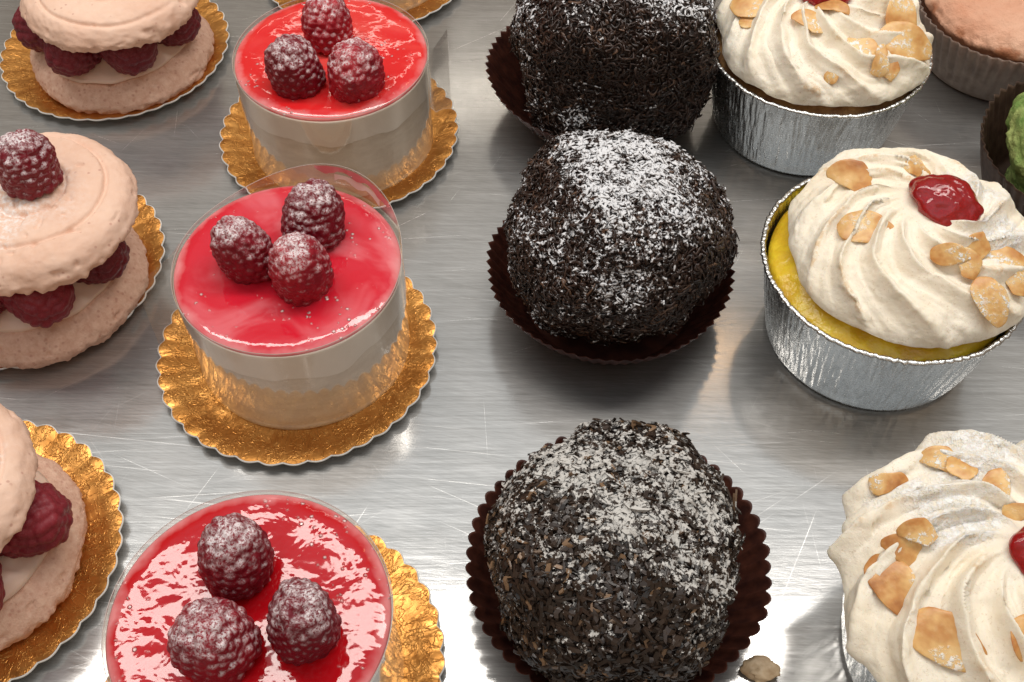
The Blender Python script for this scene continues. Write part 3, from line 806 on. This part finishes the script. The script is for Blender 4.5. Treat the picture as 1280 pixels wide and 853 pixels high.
# macarons
import itertools
fillA = [(a, 2.0, 1.0, 2.75) for a in (-.35, -1.05, -1.75, -2.5, 2.7, 1.9, 1.1, .4)]
fillA = [(a, 1.35, 1.15, 2.3) for a in (-.2, -1.08, -1.95, -2.85, 2.5, 1.6, .7)]
fillB = [(a, 1.35, 1.2, 2.25) for a in (.02, -1.0, -2.0, -3.0, 2.2)] + [(1.12, 1.15, .95, 2.35)]
macaron(-15.7, 37.5, 'macaron sandwich in the top left corner with no berry on its shell', 3, 3.65, 3.3, (.45, -.55), 3.15, fill=fillA)
macaron(-16.0, 25.3, 'macaron sandwich at the left edge with a sugared raspberry on top', 5, 3.55, 3.35, (.75, .0), 3.35, topberry=(33, 204, 2.), fill=fillA, sugar=(-.1, -.1, 2.3))
macaron(-15.75, 15.1, 'macaron sandwich in the bottom left corner, filled side facing right', 8, 3.55, 3.2, (.0, -.1), 3.3, fill=fillB, sugar=(.8, .3, 1.5))

# chocolate balls in paper cases
paper_case(3.35, 34.7, 'brown paper case flaring out left of the dark topmost flaked ball', 1, 'brown_paper', 3.95, 1.7, lean=(PI * .93, .38))
choc_ball(3.85, 34.6, 3.35, 'dark blocky flaked ball cut by the top edge, least sugared of three', 11, 3.42, 3.25, 3.3, power=3.0, nfl=11000, flen=(.18, .56), fw=.045, dust=(.50, .4, 1.5), lump=.5)
paper_case(3.25, 24.9, 'brown pleated paper case under the heavily sugared middle ball', 2, 'brown_paper', 4.0, 1.9)
choc_ball(3.35, 24.75, 3.2, 'middle flaked chocolate ball with the whitest patch of powdered sugar', 12, 3.32, 3.2, 3.05, power=2.15, nfl=11500, lump=.36, flen=(.16, .48), fw=.046, dust=(.54, -.3, .5))
paper_case(2.85, 14.35, 'dark brown scalloped paper case under the foremost crumb ball', 3, 'brown_paper', 4.12, 1.6, n=54, scal=True, amp=.08)
choc_ball(2.75, 13.9, 2.62, 'foremost ball in coarse chocolate and nut crumbs, greyish all over', 13, 3.12, 3.35, 2.72, power=2.35, dvar=.95, nfl=9500, lump=.62, mt='coarse_crumbs', flen=(.14, .46), fw=.064, dust=(.43, .5, 1.0))

# foil cups and tarts
foil_cup(11.2, 34.15, 'crinkled foil cup at top right beside the topmost chocolate ball', 1)
foil_cup(11.82, 23.6, 'crinkled foil cup in the middle of the right row, yellow custard showing', 2)
foil_cup(12.4, 12.3, 'crinkled foil cup at bottom right mostly hidden under its meringue', 3)
meringue_tart(11.2, 34.15, 'meringue tart cut by the top edge with a cluster of golden almonds', 21, 3.86, (.03, .0), 3.8, 1.9, custard='crust',
    almonds=[(950, 6, .2, 1, 1.15, .0), (1015, 30, -.7, 0, 1.0, .03), (1042, 10, .3, 2, 1., .03), (936, 28, 0, 4, .6, 0), (1080, 60, -.6, 3, 1., .05), (1100, 75, 1.2, 2, .9, .08), (1112, 88, -1.1, 0, .75, .05),
             (1125, 20, 1.1, 1, 1.1, .05), (1132, 55, -.6, 1, 1.15, .1), (1040, 95, 1.0, 4, .5, .0), (890, 5, 1.2, 2, .8, 0)], cherry=(1030, -8), sugar=[(2.6, 1.4, 1.0)])
meringue_tart(11.82, 23.6, 'meringue tart with a glossy red cherry jelly blob near its top', 22, 3.8, (.38, .25), 3.85, 1.75, phase=.3,
    almonds=[(1069, 222, .15, 0, 1.15, .03), (1084, 287, .35, 1, .95, .03), (1148, 212, -.3, 2, .8, .0), (1190, 318, .2, 3, .8, .04), (1212, 332, -.5, 0, .8, .03),
             (1237, 378, -1.2, 1, .85, .08), (1262, 330, -.9, 3, 1.1, .05), (1268, 355, -.7, 0, .8, .08), (1225, 305, .5, 4, .8, .0)], cherry=(1180, 252), sugar=[(2.6, -.6, 1.3), (2.2, 1.4, 1.2)])
meringue_tart(12.4, 12.3, 'meringue tart at bottom right strewn with large sugared almond flakes', 23, 4.28, (-.28, .0), 4.1, 1.8, asc=.84, N=11, twist=1.9, ruffle=.42, lobe=.40, phase=.1,
    almonds=[(1117, 733, -.45, 1, 1.05, .02), (1185, 803, -.1, 1, 1.2, .05), (1150, 664, .2, 0, .85, .05), (1112, 603, 0.3, 2, .9, .0), (1245, 607, 1.5, 3, .95, .05),
             (1180, 575, .7, 0, .9, .0), (1200, 590, .1, 4, .9, .05), (1280, 790, 1.2, 0, 1., .05), (1135, 690, -.2, 0, 1.0, .0), (1278, 640, .7, 2, .8, .0)],
    cherry=(1322, 702), sugar=[(-.6, 2.9, 1.9), (1.2, 2.6, 1.6), (-1.6, 1.0, 1.2), (-2.4, 2.0, 1.0)])

# right edge
bun('pink_muffin', 19.8, 37.9, 'pale pink cracked muffin in the top right corner', 'muffin', 31, 3.5, 1.5, 2.3, 'pink_bake')
paper_case(19.8, 37.9, 'pale grey pleated paper case of the pink muffin', 32, 'pale_paper', 3.75, 2.55, rb=2.95, n=58, amp=.10, group='pleated muffin cases at the right edge')
bun('green_cake', 20.4, 29.2, 'green crumbly cake ball at the right edge in a dark case', 'cake ball', 33, 3.3, 2.6, 2.4, 'green', rough=.14)
paper_case(20.1, 29.2, 'dark pleated paper case round the green cake at the right edge', 34, 'dark_paper', 3.85, 3.0, rb=2.8, n=58, group='pleated muffin cases at the right edge')

# broken nut by the foremost case
Vn, Fn = ico(4)
Pn = Vn * np.array([.52, .36, .15]); Pn *= (1 + .35 * fbm(Vn, 1.3, 3, 5))[:, None]
p = at(952, 836, .2)
tag(link('nut_piece', mesh('nut_piece', Pn, Fn, MAT['nut']), None, (p.x, p.y, .2)), 'small broken tan nut piece beside the foremost brown paper case', 'nut piece')

# ================================================================== light
w = bpy.data.worlds.new('World'); scene.world = w; w.use_nodes = True
t = w.node_tree; bg = t.nodes['Background']
tc = t.nodes.new('ShaderNodeTexCoord'); sp = t.nodes.new('ShaderNodeSeparateXYZ'); t.links.new(tc.outputs['Generated'], sp.inputs[0])
rp = t.nodes.new('ShaderNodeValToRGB'); t.links.new(sp.outputs[2], rp.inputs[0])
e = rp.color_ramp.elements
stops = [(0, (.15, .11, .085)), (.45, (.32, .24, .165)), (.64, (.37, .305, .24)), (.76, (.60, .59, .56)), (.87, (.78, .85, .90)), (1, (.60, .66, .71))]
while len(e) < len(stops): e.new(.5)
for i, (a, c) in enumerate(stops): e[i].position = a; e[i].color = (*c, 1)
def wm(op, a, b):
    n = t.nodes.new('ShaderNodeMath'); n.operation = op
    for i, v in enumerate((a, b)):
        if isinstance(v, bpy.types.NodeSocket): t.links.new(v, n.inputs[i])
        else: n.inputs[i].default_value = v
    return n.outputs[0]
# added fill: world brightened behind the viewer to lift the camera-facing sides
back = wm('MULTIPLY', wm('MAXIMUM', wm('MULTIPLY', sp.outputs[1], -1.), 0.), 1.1)
vm = t.nodes.new('ShaderNodeVectorMath'); vm.operation = 'SCALE'
t.links.new(rp.outputs[0], vm.inputs[0]); t.links.new(wm('ADD', back, 1.), vm.inputs['Scale'])
t.links.new(vm.outputs[0], bg.inputs[0]); bg.inputs[1].default_value = .85

def area(name, loc, size, target, power, col):
    l = bpy.data.lights.new(name, 'AREA'); l.shape = 'RECTANGLE'; l.size, l.size_y = size[0] * CM, size[1] * CM
    l.energy = power; l.color = col
    o = bpy.data.objects.new(name, l); COL.objects.link(o); o.location = [c * CM for c in loc]
    o.rotation_euler = (Vector(target) - Vector(loc)).to_track_quat('-Z', 'Y').to_euler()
    return o
# lit ceiling strip of the display case, above the front of the shelf
area('case_lamp', (0, 42, 78), (120, 11), (0, 20, 0), 6.0, (1., .95, .885))
# thin tube further back in the case
area('case_tube', (-5, 150, 96), (70, 2.2), (0, 30, 0), .45, (1., .92, .80))
area('warm_spot', (26, 90, 90), (5, 5), (5, 20, 0), .06, (1., .62, .32))

cam = bpy.data.cameras.new('camera'); co = bpy.data.objects.new('camera', cam); COL.objects.link(co)
co.location = (0, 0, CAMH * CM); co.rotation_euler = (PI / 2 - PITCH, 0, 0)
cam.sensor_width = 36; cam.lens = 36 * FPX / 1280; cam.clip_start = .01; cam.clip_end = 50
scene.camera = co
scene.view_settings.view_transform = 'Standard'; scene.view_settings.look = 'None'
scene.view_settings.exposure = 0; scene.view_settings.gamma = 1
scene.cycles.use_denoising = True
scene.cycles.max_bounces = 8; scene.cycles.transparent_max_bounces = 12
scene.cycles.sample_clamp_indirect = 6
